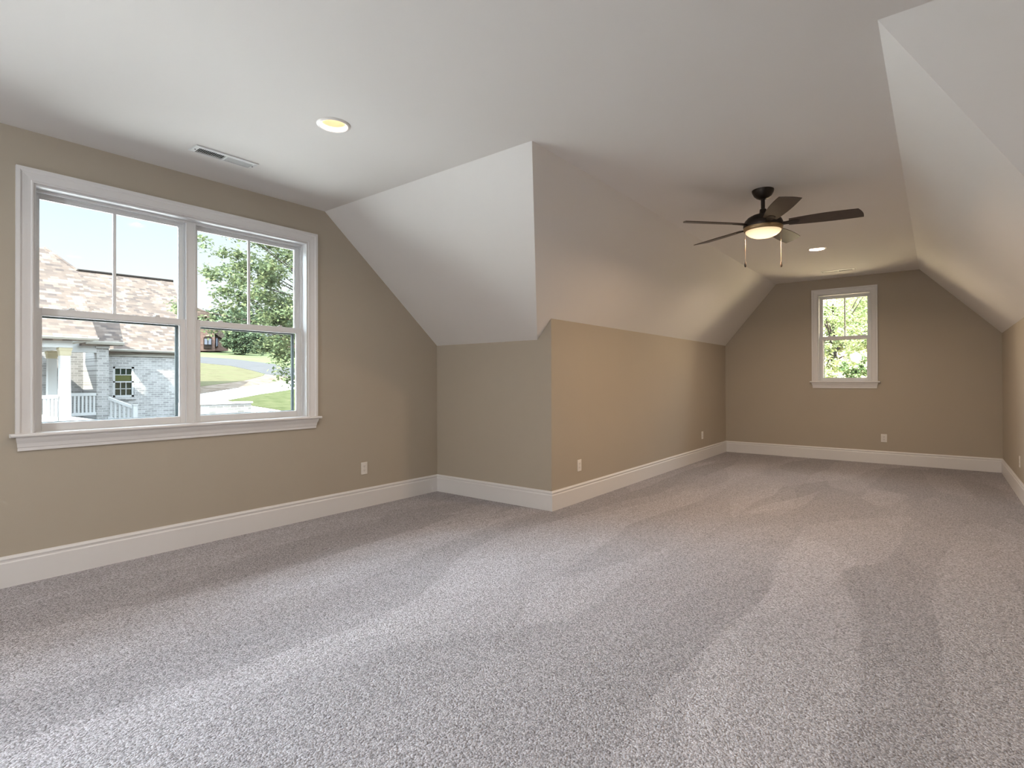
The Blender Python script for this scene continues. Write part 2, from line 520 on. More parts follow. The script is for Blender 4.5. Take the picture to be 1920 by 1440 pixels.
def build_window(name, P, s0, s1, z0, z1, mull, zm, lw=1.0):
    """P(s, d, z): s to the right seen from inside, d outwards from the wall face"""
    root = empty(name, P((s0 + s1) / 2, 0, z0))
    tag(root, kind='structure')
    inv = root.location.copy()

    def fin(mb, nm, mat, par=root, bevel=0.0, smooth=False):
        par_loc = inv
        for v in mb.bm.verts:
            v.co -= par_loc
        return mb.build(nm, mat, par, bevel=bevel, smooth=smooth)

    def bx(mb, sa, sb, da, db, za, zb):
        v = [mb.bm.verts.new(P(*c)) for c in ((sa, da, za), (sb, da, za), (sb, db, za), (sa, db, za), (sa, da, zb), (sb, da, zb), (sb, db, zb), (sa, db, zb))]
        for f in ((0, 3, 2, 1), (4, 5, 6, 7), (0, 1, 5, 4), (1, 2, 6, 5), (2, 3, 7, 6), (3, 0, 4, 7)):
            mb.bm.faces.new([v[i] for i in f])

    def ring(mb, sa, sb, za, zb, w, da, db, wt=None, wbm=None):
        wt = w if wt is None else wt
        wbm = w if wbm is None else wbm
        bx(mb, sa, sa + w, da, db, za, zb)
        bx(mb, sb - w, sb, da, db, za, zb)
        bx(mb, sa + w, sb - w, da, db, zb - wt, zb)
        bx(mb, sa + w, sb - w, da, db, za, za + wbm)

    # casing: three mitred legs as one moulding
    mb = MB()
    rings = []
    for (ss, zz, ds, dz) in ((s0, z0, -1, 0), (s0, z1, -1, 1), (s1, z1, 1, 1), (s1, z0, 1, 0)):
        rings.append([P(ss + ds * a, -h, zz + dz * a) for a, h in CASE])
    mb.loft(rings)
    fin(mb, 'casing', TRIM)
    # stool (inside sill) with horns, and the apron below
    mb = MB()
    rings = []
    for s in (s0 - 0.112, s1 + 0.112):
        rings.append([P(s, d, z) for d, z in ((-0.001, z0 - 0.022), (-0.040, z0 - 0.022), (-0.046, z0 - 0.017), (-0.048, z0 - 0.011), (-0.046, z0 - 0.005), (-0.040, z0), (-0.001, z0))])
    mb.loft(rings)
    bx(mb, s0 + .001, s1 - .001, -0.002, 0.09, z0 - 0.019, z0)
    fin(mb, 'stool', TRIM)
    mb = MB()
    rings = []
    for sgn, s in ((-1, s0 - 0.070), (1, s1 + 0.070)):
        rings.append([P(s + sgn * h * 0.5, -h, z0 - 0.022 - 0.083 + z) for z, h in APRON])
    mb.loft(rings)
    fin(mb, 'apron', TRIM)
    # jamb liner
    mb = MB()
    ring(mb, s0, s1, z0 - .018, z1, 0.010, 0.002, 0.165, 0.012, 0.016)
    if mull:
        bx(mb, mull - 0.026, mull + 0.026, 0.078, 0.165, z0, z1 - .012)
    fin(mb, 'window_frame', VINYL, bevel=0.0015)
    units = [(s0 + .010, s1 - .010)] if not mull else [(s0 + .010, mull - 0.026), (mull + 0.026, s1 - .010)]
    for a, b in units:
        # track stops
        mb = MB()
        ring(mb, a, b, z0, z1 - .012, 0.008, 0.074, 0.083, 0.016, 0.004)
        ring(mb, a, b, z0, z1 - .012, 0.012, 0.118, 0.124, 0.022, 0.004)
        fin(mb, 'track', VINYL, bevel=0.001)
        # upper sash, outer plane
        mb = MB()
        ring(mb, a + .004, b - .004, zm - 0.012, z1 - .014, 0.032, 0.124, 0.155, 0.036, 0.036)
        ring(mb, a + .034, b - .034, zm + 0.020, z1 - .048, 0.006, 0.130, 0.150)
        up = fin(mb, 'upper_sash', VINYL, bevel=0.002)
        mb = MB()
        bx(mb, a + .036, b - .036, 0.138, 0.142, zm + .022, z1 - .050)
        fin(mb, 'glass', GLASS, up)
        mb = MB()
        c = (a + b) / 2
        bx(mb, c - 0.009, c + 0.009, 0.132, 0.148, zm + .024, z1 - .050)
        fin(mb, 'muntin', VINYL, up, bevel=0.002)
        # lower sash, inner plane
        mb = MB()
        ring(mb, a + .002, b - .002, z0 + .003, zm + 0.024, 0.040, 0.084, 0.117, 0.044, 0.044)
        ring(mb, a + .041, b - .041, z0 + .046, zm - 0.019, 0.005, 0.090, 0.111)
        lo = fin(mb, 'lower_sash', VINYL, bevel=0.002)
        mb = MB()
        bx(mb, a + .045, b - .045, 0.099, 0.103, z0 + .050, zm - .023)
        fin(mb, 'glass', GLASS, lo)
        # dark spacer bar round the lower pane
        mb = MB()
        ring(mb, a + .030, b - .030, z0 + .032, zm - .004, 0.021, 0.158, 0.172, 0.028)
        fin(mb, 'screen_frame', SCREENF, root)
        # sash locks on the meeting rail
        for q in ((0.22, 0.78) if (b - a) > .5 else (0.5,)):
            s = a + (b - a) * q
            mb = MB()
            bx(mb, s - 0.020, s + 0.020, 0.090, 0.108, zm + .024, zm + .030)
            bx(mb, s - 0.010, s + 0.016, 0.088, 0.102, zm + .030, zm + .038)
            fin(mb, 'sash_lock', VINYL, lo, bevel=0.002)
    return root


build_window('window_1', lambda s, d, z: Vector((s, vA + d, z)), A_S0, A_S1, A_Z0, A_Z1, 1.704, 1.653)
build_window('window_2', lambda s, d, z: Vector((uD + d, -s, z)), -D_V1, -D_V0, D_Z0, D_Z1, None, 1.842)

build_window('added_window', lambda s, d, z: Vector((s, vA + d, z)), K_S0, K_S1, A_Z0, A_Z1, (K_S0 + K_S1) / 2, 1.653)  # added out of view for its daylight

# sampling portals in the window openings (they only guide the sky light)
for nm, loc, rot, sz in (('portal_light_dormer', ((A_S0 + A_S1) / 2, vA + .19, (A_Z0 + A_Z1) / 2), (PI / 2, 0, PI), (A_S1 - A_S0, A_Z1 - A_Z0)),
                         ('portal_light_far', (uD + .19, (D_V0 + D_V1) / 2, (D_Z0 + D_Z1) / 2), (PI / 2, 0, PI / 2), (D_V1 - D_V0, D_Z1 - D_Z0)),
                         ('portal_light_side', ((K_S0 + K_S1) / 2, vA + .19, (A_Z0 + A_Z1) / 2), (PI / 2, 0, PI), (K_S1 - K_S0, A_Z1 - A_Z0))):
    ld = bpy.data.lights.new(nm, 'AREA')
    ld.shape = 'RECTANGLE'
    ld.size, ld.size_y = sz
    ld.cycles.is_portal = True
    o = bpy.data.objects.new(nm, ld)
    o.location, o.rotation_euler = loc, rot
    C.objects.link(o)

# ---------------------------------------------------------------- recessed lights, added fill
LENS = emis('lit_lens', (1.0, 0.88, 0.70), 1.8)
BAFFLE = simple('white_reflector', (0.62, 0.53, 0.41), 0.4, nscale=20, namt=0.01)


def ceiling_lamp(x, y, z, power):  # light source for the recessed cans and the added fill
    ld = bpy.data.lights.new('can_or_fill_lamp', 'AREA')
    ld.shape = 'DISK'
    ld.size = 0.10
    ld.energy = power * LAMP
    ld.color = WARM
    o = bpy.data.objects.new('can_or_fill_lamp', ld)
    o.location = (x, y, z)
    C.objects.link(o)


def make_can(x, y, label, power):
    root = empty('recessed_light', (x, y, H))
    tag(root, label, 'ceiling light', 'recessed ceiling lights')
    MB().lathe([(0.0765, 0.0), (0.074, -0.004), (0.080, -0.007), (0.092, -0.005), (0.098, -0.001), (0.098, 0.0)], n=48, caps=False).build('trim_ring', PLASTIC, root, smooth=True)
    MB().lathe([(0.0765, -0.001), (0.072, 0.03), (0.063, 0.075), (0.063, 0.078), (0.075, 0.078), (0.0772, 0.03), (0.0772, -0.001)], n=48, caps=False).build('reflector', BAFFLE, root, smooth=True)
    MB().lathe([(0.0625, 0.066), (0.055, 0.060), (0.03, 0.055), (0.001, 0.053), (0.001, 0.075), (0.0625, 0.075)], n=40).build('lens', LENS, root, smooth=True)
    ceiling_lamp(x, y, H + 0.020, power)
    return root


can_labels = ['round white recessed ceiling light by the vent over the double window',
              'small round recessed ceiling light beyond the dark ceiling fan',
              'recessed ceiling light over the middle of the room, nearest the viewer']
for (x, y), lab, pw in zip(CANS, can_labels, (12, 27, 7)):
    make_can(x, y, lab, pw)
# unseen daylight-white point light, added to brighten the dormer side wall
ld = bpy.data.lights.new('added_fill_light', 'POINT')
ld.energy = 135
ld.color = (0.93, 0.97, 1.0)
ld.shadow_soft_size = 0.15
o = bpy.data.objects.new('added_fill_light', ld)
o.location = (-2.3, 2.15, 1.95)
C.objects.link(o)
for x, y, pw in FILL_LAMPS:  # added fill, no fixtures built
    ceiling_lamp(x, y, H - 0.01, pw)

# ---------------------------------------------------------------- ceiling vents
def make_vent(x, y, rz, label):
    L, W = 0.410, 0.132
    root = empty('ceiling_vent', (x, y, H), rz)
    tag(root, label, 'vent', 'ceiling air vents')
    m = MB()
    fr = [(L / 2, W / 2, -0.001), (L / 2 - .004, W / 2 - .004, -0.006), (L / 2 - .030, W / 2 - .026, -0.010), (L / 2 - .034, W / 2 - .030, -0.003)]
    m.loft([[(-a, -b, z), (a, -b, z), (a, b, z), (-a, b, z)] for a, b, z in fr], caps=False)
    m.box((-0.007, -W / 2 + .028, -0.010), (0.007, W / 2 - .028, -0.003))
    m.build('frame', VENTM, root)
    MB().box((-L / 2 + .006, -W / 2 + .006, -0.0025), (L / 2 - .006, W / 2 - .006, -0.0005)).build('duct_opening', DARKSLOT, root)
    for sgn in (-1, 1):
        m = MB()
        for i in range(14):
            xx = sgn * (0.013 + i * 0.0116)
            M = Matrix.Translation((xx, 0, -0.0065)) @ Matrix.Rotation(sgn * math.radians(52), 4, 'Y')
            m.box((-0.0052, -W / 2 + .031, -0.0006), (0.0052, W / 2 - .031, 0.0006), M)
        m.build('louver_bank', VENTM, root)
        MB().lathe([(0.0045, -0.0075), (0.004, -0.0105), (0.0005, -0.0115)], c=(sgn * (L / 2 - .018), 0, 0), n=12).build('screw', DARKSLOT, root)
    return root


make_vent(1.683, 3.808, 0, 'white louvered ceiling vent above the double window')
make_vent(8.785, 1.089, PI / 2, 'white louvered ceiling vent above the small far window')

# ---------------------------------------------------------------- wall outlets
def make_outlet():
    """faces -Y, origin on the wall at the plate centre"""
    root = empty('wall_outlet')
    MB().box((-0.036, -0.006, -0.058), (0.036, 0, 0.058)).build('cover_plate', PLASTIC, root, bevel=0.003)
    for s in (1, -1):
        m = MB()
        pts = []
        for i in range(28):
            a = 2 * PI * i / 28
            pts.append((0.0165 * math.cos(a), -0.0055, s * 0.0195 + max(-0.0125, min(0.0125, 0.0165 * math.sin(a)))))
        m.prism(pts, (0, -0.0025, 0))
        r = m.build('receptacle', PLASTIC, root)
        m = MB()
        for q in (-1, 1):
            m.box((q * 0.0065 - .001, -0.0084, s * .0195 - .001), (q * 0.0065 + .001, -0.0078, s * .0195 + .0075))
        m.box((-0.0022, -0.0084, s * .0195 - .0085), (0.0022, -0.0078, s * .0195 - .0045))
        m.build('slots', DARKSLOT, r)
    m = MB()
    m.loft([[(0.003 * math.cos(2 * PI * i / 12), y, 0.003 * math.sin(2 * PI * i / 12)) for i in range(12)] for y in (-0.0058, -0.0075)])
    m.build('screw', VENTM, root)
    return root


out0 = make_outlet()
spots = [((3.206, vA, 0.373), 0, 'white outlet under the double window, left of the inside corner'),
         ((4.663, vC, 0.362), 0, 'white outlet on the tan knee wall near the projecting corner'),
         ((8.251, vC, 0.370), 0, 'white outlet at the far end of the tan knee wall'),
         ((uD, 0.611, 0.366), -PI / 2, 'white outlet below and right of the small far window'),
         ((7.536, vE, 0.367), PI, 'white outlet at the right edge on the right wall')]
for i, (loc, rz, lab) in enumerate(spots):
    o = out0 if i == 0 else copy_tree(out0)
    o.location = loc
    o.rotation_euler.z = rz
    tag(o, lab, 'outlet', 'wall outlets')

# ---------------------------------------------------------------- ceiling fan
FX, FY = 4.677, 1.100
fan = empty('ceiling_fan', (FX, FY, H))
tag(fan, 'dark bronze five-blade ceiling fan with a lit glass bowl', 'ceiling fan')
MB().lathe([(0.082, 0.0), (0.082, -0.006), (0.078, -0.022), (0.066, -0.045), (0.048, -0.062), (0.030, -0.072), (0.022, -0.074), (0.001, -0.074)], n=48).build('canopy', BRONZE, fan, smooth=True)
MB().lathe([(0.015, -0.06), (0.015, -0.19), (0.001, -0.19)], n=24).build('downrod', BRONZE, fan, smooth=True)
MB().lathe([(0.016, -0.150), (0.024, -0.155), (0.026, -0.180), (0.032, -0.190), (0.050, -0.196), (0.085, -0.206), (0.115, -0.222), (0.136, -0.245), (0.146, -0.268), (0.149, -0.290), (0.146, -0.300), (0.140, -0.303), (0.001, -0.303)], n=56).build('motor_housing', BRONZE, fan, smooth=True)
BRL = simple('amber_lit_bronze_ring', (0.36, 0.25, 0.13), 0.4, metal=0.7, nscale=40, namt=0.2)  # amber glow of the bowl is put into the bronze colour
MB().lathe([(0.146, -0.300), (0.147, -0.306), (0.142, -0.324), (0.136, -0.330), (0.130, -0.330), (0.130, -0.303)], n=56, caps=False).build('light_fitter', BRL, fan, smooth=True)
m, nt, n_, l_, b_ = new_mat('lit_frosted_bowl')
b_.inputs['Base Color'].default_value = (0.45, 0.38, 0.28, 1)
b_.inputs['Roughness'].default_value = 0.3
lw_ = n_.new('ShaderNodeTexCoord')
gr = n_.new('ShaderNodeSeparateXYZ')
l_.new(lw_.outputs['Object'], gr.inputs[0])
mrn = n_.new('ShaderNodeMapRange')
mrn.inputs['From Min'].default_value = -0.39
mrn.inputs['From Max'].default_value = -0.325
mrn.inputs['To Min'].default_value = 1.7
mrn.inputs['To Max'].default_value = 0.5
l_.new(gr.outputs['Z'], mrn.inputs['Value'])
l_.new(mrn.outputs[0], b_.inputs['Emission Strength'])
b_.inputs['Emission Color'].default_value = (1.0, 0.76, 0.45, 1)
BOWL = m
MB().lathe([(0.133, -0.324), (0.133, -0.333), (0.124, -0.346), (0.104, -0.362), (0.075, -0.375), (0.040, -0.383), (0.001, -0.386), (0.001, -0.324)], n=56).build('glass_bowl', BOWL, fan, smooth=True)


def blade_outline():
    pts = []
    W0, W1 = 0.052, 0.070
    R0, R1 = 0.185, 0.690
    for i in range(9):
        t = i / 8
        pts.append((R0 + (R1 - .045 - R0) * t, -(W0 + (W1 - W0) * math.sin(t * PI / 2)) - 0.010 * math.sin(t * PI)))
    for i in range(1, 8):
        t = i / 8
        pts.append((R1 - .045 + .045 * t + 0.012 * math.sin(t * PI), -W1 + 2 * W1 * t))
    for i in range(9):
        t = 1 - i / 8
        pts.append((R0 + (R1 - R0) * t, (W0 + (W1 - W0) * math.sin(t * PI / 2)) + 0.006 * math.sin(t * PI)))
    return pts


for k in range(5):
    a = math.radians(64 + 72 * k)
    M = Matrix.Rotation(a, 4, 'Z') @ Matrix.Translation((0, 0, -0.280)) @ Matrix.Rotation(math.radians(-12), 4, 'X')
    mb = MB()
    mb.prism([M @ Vector((x, y, 0.003)) for x, y in blade_outline()], (M.to_3x3() @ Vector((0, 0, -0.006))))
    bl = mb.build('blade', BLADE, fan, bevel=0.002)
    mb = MB()
    M2 = Matrix.Rotation(a, 4, 'Z') @ Matrix.Translation((0, 0, -0.283)) @ Matrix.Rotation(math.radians(-12), 4, 'X')
    sec = [(0.120, 0.020, 0.010), (0.165, 0.017, 0.009), (0.205, 0.030, 0.004), (0.245, 0.026, 0.004), (0.262, 0.010, 0.003)]
    mb.loft([[M2 @ Vector((x, -w, -t)), M2 @ Vector((x, w, -t)), M2 @ Vector((x, w, t * .4)), M2 @ Vector((x, -w, t * .4))] for x, w, t in sec])
    mb.build('blade_bracket', BRONZE, bl, bevel=0.002)

for sgn in (-1, 1):
    c = RT * (sgn * 0.144)
    z0, z1 = -0.315, -0.575
    mb = MB()
    mb.tube([(c.x * .96, c.y * .96, z0 + .01), (c.x, c.y, z0 - .01), (c.x, c.y, z1)], 0.0010, 6)
    for i in range(40):
        z = z0 - .01 + (z1 - z0 + .01) * i / 39
        mb.lathe([(0.0004, z + .0024), (0.0014, z), (0.0004, z - .0024)], c=(c.x, c.y, 0), n=6)
    ch = mb.build('pull_chain', CHAIN, fan)
    mb = MB()
    mb.lathe([(0.002, z1 + .002), (0.004, z1 - .006), (0.008, z1 - .024), (0.0085, z1 - .036), (0.005, z1 - .046), (0.001, z1 - .047)], c=(c.x, c.y, 0), n=16)
    mb.build('pull_fob', BRONZE, ch, smooth=True)
ld = bpy.data.lights.new('fan_lamp', 'AREA')
ld.shape = 'DISK'
ld.size = 0.22
ld.energy = 27 * LAMP
ld.color = (1.0, 0.70, 0.45)
o = bpy.data.objects.new('fan_lamp', ld)
o.location = (FX, FY, H - 0.392)
C.objects.link(o)

# ---------------------------------------------------------------- outdoors: materials
OUT = 0.215      # darkens outdoor colours so bright daylight suits the indoor exposure


def dim(c, k=None):
    return tuple(x * (OUT if k is None else k) for x in c)


def brick_mat(name, axes, c1, c2, mortar, bw, bh, msize, ramp=None, rough=0.85, offset=0.5):
    """axes: which object axes run along and across the courses"""
    m, nt, n, l, b = new_mat(name)
    t = n.new('ShaderNodeTexCoord')
    s = n.new('ShaderNodeSeparateXYZ')
    l.new(t.outputs['Object'], s.inputs[0])
    cb = n.new('ShaderNodeCombineXYZ')
    l.new(s.outputs[axes[0]], cb.inputs[0])
    l.new(s.outputs[axes[1]], cb.inputs[1])
    br = n.new('ShaderNodeTexBrick')
    br.offset = offset
    br.inputs['Scale'].default_value = 1.0
    br.inputs['Brick Width'].default_value = bw
    br.inputs['Row Height'].default_value = bh
    br.inputs['Mortar Size'].default_value = msize
    br.inputs['Mortar Smooth'].default_value = 0.2
    br.inputs['Bias'].default_value = 0.0
    br.inputs['Color1'].default_value = (*dim(c1), 1)
    br.inputs['Color2'].default_value = (*(c2 if ramp else dim(c2)), 1)
    br.inputs['Mortar'].default_value = (*(mortar if ramp else dim(mortar)), 1)
    l.new(cb.outputs[0], br.inputs['Vector'])
    nz = n.new('ShaderNodeTexNoise')
    nz.inputs['Scale'].default_value = 1.3
    nz.inputs['Detail'].default_value = 5
    l.new(t.outputs['Object'], nz.inputs['Vector'])
    mr = n.new('ShaderNodeMapRange')
    mr.inputs['To Min'].default_value = 0.8
    mr.inputs['To Max'].default_value = 1.2
    l.new(nz.outputs['Fac'], mr.inputs['Value'])
    sc_ = n.new('ShaderNodeVectorMath')
    sc_.operation = 'SCALE'
    src = br.outputs['Color']
    if ramp:
        r = n.new('ShaderNodeValToRGB')
        r.color_ramp.interpolation = 'LINEAR'
        bw_ = n.new('ShaderNodeRGBToBW')
        l.new(src, bw_.inputs[0])
        l.new(bw_.outputs[0], r.inputs[0])
        el = r.color_ramp.elements
        el[0].position, el[0].color = ramp[0][0], (*dim(ramp[0][1]), 1)
        el[1].position, el[1].color = ramp[-1][0], (*dim(ramp[-1][1]), 1)
        for p_, c_ in ramp[1:-1]:
            q_ = el.new(p_)
            q_.color = (*dim(c_), 1)
        src = r.outputs[0]
    l.new(src, sc_.inputs[0])
    l.new(mr.outputs[0], sc_.inputs['Scale'])
    l.new(sc_.outputs[0], b.inputs['Base Color'])
    b.inputs['Roughness'].default_value = rough
    b.inputs['Specular IOR Level'].default_value = 0.0
    return m


def patchy(name, cols, scale, rough=0.95, stretch=(1, 1, 1), detail=6, k=None):
    cols = [dim(c_, k) for c_ in cols]
    m, nt, n, l, b = new_mat(name)
    t = n.new('ShaderNodeTexCoord')
    mp = n.new('ShaderNodeMapping')
    mp.inputs['Scale'].default_value = stretch
    l.new(t.outputs['Object'], mp.inputs['Vector'])
    nz = n.new('ShaderNodeTexNoise')
    nz.inputs['Scale'].default_value = scale
    nz.inputs['Detail'].default_value = detail
    nz.inputs['Roughness'].default_value = 0.65
    l.new(mp.outputs[0], nz.inputs['Vector'])
    r = n.new('ShaderNodeValToRGB')
    l.new(nz.outputs['Fac'], r.inputs[0])
    el = r.color_ramp.elements
    el[0].position, el[0].color = 0.3, (*cols[0], 1)
    el[1].position, el[1].color = 0.7, (*cols[-1], 1)
    for i, c_ in enumerate(cols[1:-1]):
        q_ = el.new(0.3 + 0.4 * (i + 1) / (len(cols) - 1))
        q_.color = (*c_, 1)
    l.new(r.outputs[0], b.inputs['Base Color'])
    b.inputs['Roughness'].default_value = rough
    b.inputs['Specular IOR Level'].default_value = 0.0
    return m


def leaf_mat(name, c1, c2, k=0.36):
    c1, c2 = dim(c1, k), dim(c2, k)
    m, nt, n, l, b = new_mat(name)
    t = n.new('ShaderNodeTexCoord')
    nz = n.new('ShaderNodeTexNoise')
    nz.inputs['Scale'].default_value = 2.2
    nz.inputs['Detail'].default_value = 3
    l.new(t.outputs['Object'], nz.inputs['Vector'])
    wn_ = n.new('ShaderNodeTexWhiteNoise')
    gm = n.new('ShaderNodeNewGeometry')
    l.new(gm.outputs['Random Per Island'], wn_.inputs['Vector'])
    ad = n.new('ShaderNodeMath')
    ad.operation = 'ADD'
    mu = n.new('ShaderNodeMath')
    mu.operation = 'MULTIPLY_ADD'
    mu.inputs[1].default_value = 0.6
    mu.inputs[2].default_value = -0.3
    l.new(gm.outputs['Random Per Island'], mu.inputs[0])
    l.new(nz.outputs['Fac'], ad.inputs[0])
    l.new(mu.outputs[0], ad.inputs[1])
    mx = n.new('ShaderNodeMix')
    mx.data_type = 'RGBA'
    mx.inputs[6].default_value = (*c1, 1)
    mx.inputs[7].default_value = (*c2, 1)
    l.new(ad.outputs[0], mx.inputs[0])
    l.new(mx.outputs[2], b.inputs['Base Color'])
    b.inputs['Roughness'].default_value = 0.5
    b.inputs['Specular IOR Level'].default_value = 0.03
    tl = n.new('ShaderNodeBsdfTranslucent')
    l.new(mx.outputs[2], tl.inputs[0])
    ms = n.new('ShaderNodeMixShader')
    ms.inputs[0].default_value = 0.35
    l.new(b.outputs[0], ms.inputs[1])
    l.new(tl.outputs[0], ms.inputs[2])
    l.new(ms.outputs[0], n['Material Output'].inputs[0])
    return m


SHINGLE = brick_mat('asphalt_shingles', ('X', 'Z'), (0, 0, 0), (1, 1, 1), (0.25, 0.25, 0.25), 0.26, 0.098, 0.006,
                    ramp=[(0.0, (0.105, 0.088, 0.082)), (0.3, (0.145, 0.116, 0.100)), (0.55, (0.170, 0.134, 0.113)), (0.8, (0.195, 0.160, 0.138)), (1.0, (0.265, 0.225, 0.195))], offset=0.37)
BRICKW = brick_mat('grey_white_brick', ('X', 'Z'), (0.255, 0.248, 0.24), (0.43, 0.418, 0.406), (0.50, 0.488, 0.475), 0.26, 0.10, 0.012)
BRICKY = brick_mat('grey_white_brick_return', ('Y', 'Z'), (0.255, 0.248, 0.24), (0.43, 0.418, 0.406), (0.50, 0.488, 0.475), 0.26, 0.10, 0.012)
BRICKR = brick_mat('rosy_brick', ('X', 'Z'), (0.16, 0.085, 0.065), (0.26, 0.15, 0.12), (0.25, 0.2, 0.17), 0.5, 0.2, 0.03)
ROOFR = brick_mat('distant_shingles', ('X', 'Z'), (0.14, 0.10, 0.08), (0.26, 0.19, 0.15), (0.12, 0.09, 0.08), 0.7, 0.3, 0.03)
PAINT_OUT = simple('white_exterior_paint', (0.11, 0.11, 0.108), 0.5, spec=0.02, nscale=2, namt=0.04)
CREAM_OUT = simple('cream_capital_paint', (0.095, 0.084, 0.058), 0.6, spec=0.02, nscale=4, namt=0.05)
GUTTER = simple('cream_gutter', (0.085, 0.081, 0.072), 0.45, spec=0.02, nscale=2, namt=0.04)
DGLASS = simple('dark_reflecting_glass', (0.003, 0.006, 0.005), 0.1, spec=0.06, nscale=1.5, namt=0.5)
GREENREF = patchy('painted_grass_reflection', [(0.13, 0.14, 0.05), (0.20, 0.20, 0.09)], 3.0, 0.3, k=0.15)  # colour of a painted grass reflection in the wing's window
LAWN_FAR = patchy('sunny_lawn', [(0.125, 0.150, 0.078), (0.150, 0.178, 0.094), (0.172, 0.190, 0.108)], 0.35, k=0.21)
LAWN = patchy('dry_lawn', [(0.120, 0.115, 0.068), (0.165, 0.155, 0.095), (0.140, 0.148, 0.080)], 1.1, k=0.18)
LAWN_NEAR = patchy('green_lawn', [(0.090, 0.105, 0.050), (0.125, 0.140, 0.070), (0.155, 0.160, 0.086)], 1.6, k=0.165)
ASPHALT = patchy('grey_road', [(0.155, 0.155, 0.16), (0.18, 0.178, 0.18)], 0.7, k=0.14)
CONCRETE = patchy('pale_concrete', [(0.24, 0.235, 0.228), (0.28, 0.272, 0.26)], 0.5, k=1.0)
STONES = patchy('river_stone_bed', [(0.13, 0.095, 0.07), (0.25, 0.20, 0.16), (0.36, 0.30, 0.25)], 2.0, stretch=(1, 1, 1), detail=8, k=0.165)
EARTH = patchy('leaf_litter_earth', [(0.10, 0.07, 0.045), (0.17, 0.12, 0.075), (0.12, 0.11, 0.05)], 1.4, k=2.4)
BARK = simple('grey_bark', (0.018, 0.014, 0.012), 0.9, spec=0.02, nscale=5, namt=0.3)
LEAF_MAIN = leaf_mat('oak_leaves', (0.060, 0.095, 0.052), (0.205, 0.235, 0.110))
LEAF_FAR = leaf_mat('far_leaves', (0.060, 0.095, 0.055), (0.115, 0.150, 0.080))
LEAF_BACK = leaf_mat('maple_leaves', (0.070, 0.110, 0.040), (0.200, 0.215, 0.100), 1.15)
LEAF_DARK = leaf_mat('dark_shrub_leaves', (0.050, 0.085, 0.032), (0.10, 0.135, 0.052), 0.7)

# ---------------------------------------------------------------- outdoors: ground
GZ0, GS = -2.6, 0.10
GN = Vector((0, -GS, 1)).normalized()


def ground(px, py, lift=0.0):
    return at_plane(px, py, Vector((0, 0, GZ0 + lift)), GN)


struct('courtyard_ground', MB().prism([(-40, vA + .5, -2.4), (10.6, vA + .5, -2.4), (10.6, 21.2, -1.7), (12.5, 30, -0.80), (12.5, 40, -0.6), (-40, 40, -0.6)], (0, 0, -0.3)), CONCRETE)


def gp(u, v, lift=0):
    return Vector((u, v, GZ0 + GS * v + lift))


struct('hillside_lawn_ground', MB().prism([gp(10.6, 4.9), gp(120, 4.9), gp(200, 210), gp(-90, 210), gp(-60, 41), gp(12.4, 41), gp(12.4, 27), gp(10.6, 21)], (0, 0, -0.4)), LAWN_FAR)


def patch(name, pix, lift, mat):
    return struct(name, MB().prism([ground(x, y, lift) for x, y in pix], (0, 0, -0.3)), mat)


patch('road_ground', [(330, 664.5), (375.6, 669), (432, 672.5), (514, 682.5), (540, 689), (600, 697), (640, 712), (600, 713), (536.5, 706), (498, 701), (472, 694), (432, 685.5), (375.6, 680), (330, 677)], 0.03, ASPHALT)
patch('dry_lawn_ground', [(345, 679), (375.6, 680.5), (432, 686), (472, 694.5), (495, 701.5), (493, 704.5), (456, 714), (375.6, 724.5), (345, 727)], 0.05, LAWN)
patch('stone_bed_ground', [(345, 727), (375.6, 724), (456, 713.5), (493, 704), (498, 701.5), (536, 706.5), (560, 710), (548, 712), (467, 723.5), (375.6, 738), (345, 741)], 0.04, STONES)
patch('driveway_ground', [(350, 741), (375.6, 737), (467, 723), (560, 709), (620, 712), (620, 722), (551, 730), (488, 740), (428, 750), (440, 754), (472, 760), (525, 768.5), (560, 772), (520, 776), (465, 776), (380, 756)], 0.02, CONCRETE)
patch('green_lawn_ground', [(427, 750), (488, 739), (551, 729.5), (640, 718), (660, 775), (560, 772), (525, 768), (472, 759.5)], 0.06, LAWN_NEAR)

# stones lying along the bed
# ---------------------------------------------------------------- outdoors: white brick wing with porch
V1, V2, V3, V4 = 23.5, 27.5, 30.0, 29.4
house = empty('porch_house', at_v(150, 785, V1))
tag(house, 'white brick house wing with shingled roof, columned porch and gutters', 'house')


def hp(mb, name, mat, par=house, **k):
    off = house.location
    for v in mb.bm.verts:
        v.co -= off
    return mb.build(name, mat, par, **k)


def zat(px, py, v):
    return at_v(px, py, v).z


def uat(px, v, py=706):
    return at_v(px, py, v).x


TP = 0.80    # roof pitch (rise over run)
RN = Vector((0, -TP, 1))


def roof(name, pix, p0, mat=SHINGLE):
    pts = [at_plane(x, y, p0, RN) for x, y in pix]
    return hp(MB().prism(pts, (0, 0.10, -0.13)), name, mat)


e1 = at_v(120, 631, V1 - .25)
e2 = at_v(206, 643.5, V2 - .25)
e3 = at_v(270, 657.5, V3 - .25)
roof('porch_roof', [(-60, 629), (-60, 462), (78, 463.5), (84, 464.5), (145, 507.5), (150, 516), (160, 556), (166, 575), (172, 600), (183.5, 632)], e1)
roof('return_roof', [(150, 560), (166, 575), (189, 583), (224, 606), (231.5, 643), (150, 642)], e2)
roof('main_roof', [(100, 655), (100, 501.5), (145, 507), (324, 528), (330, 546), (338, 570), (344, 600), (346, 659), (204, 657)], e3)
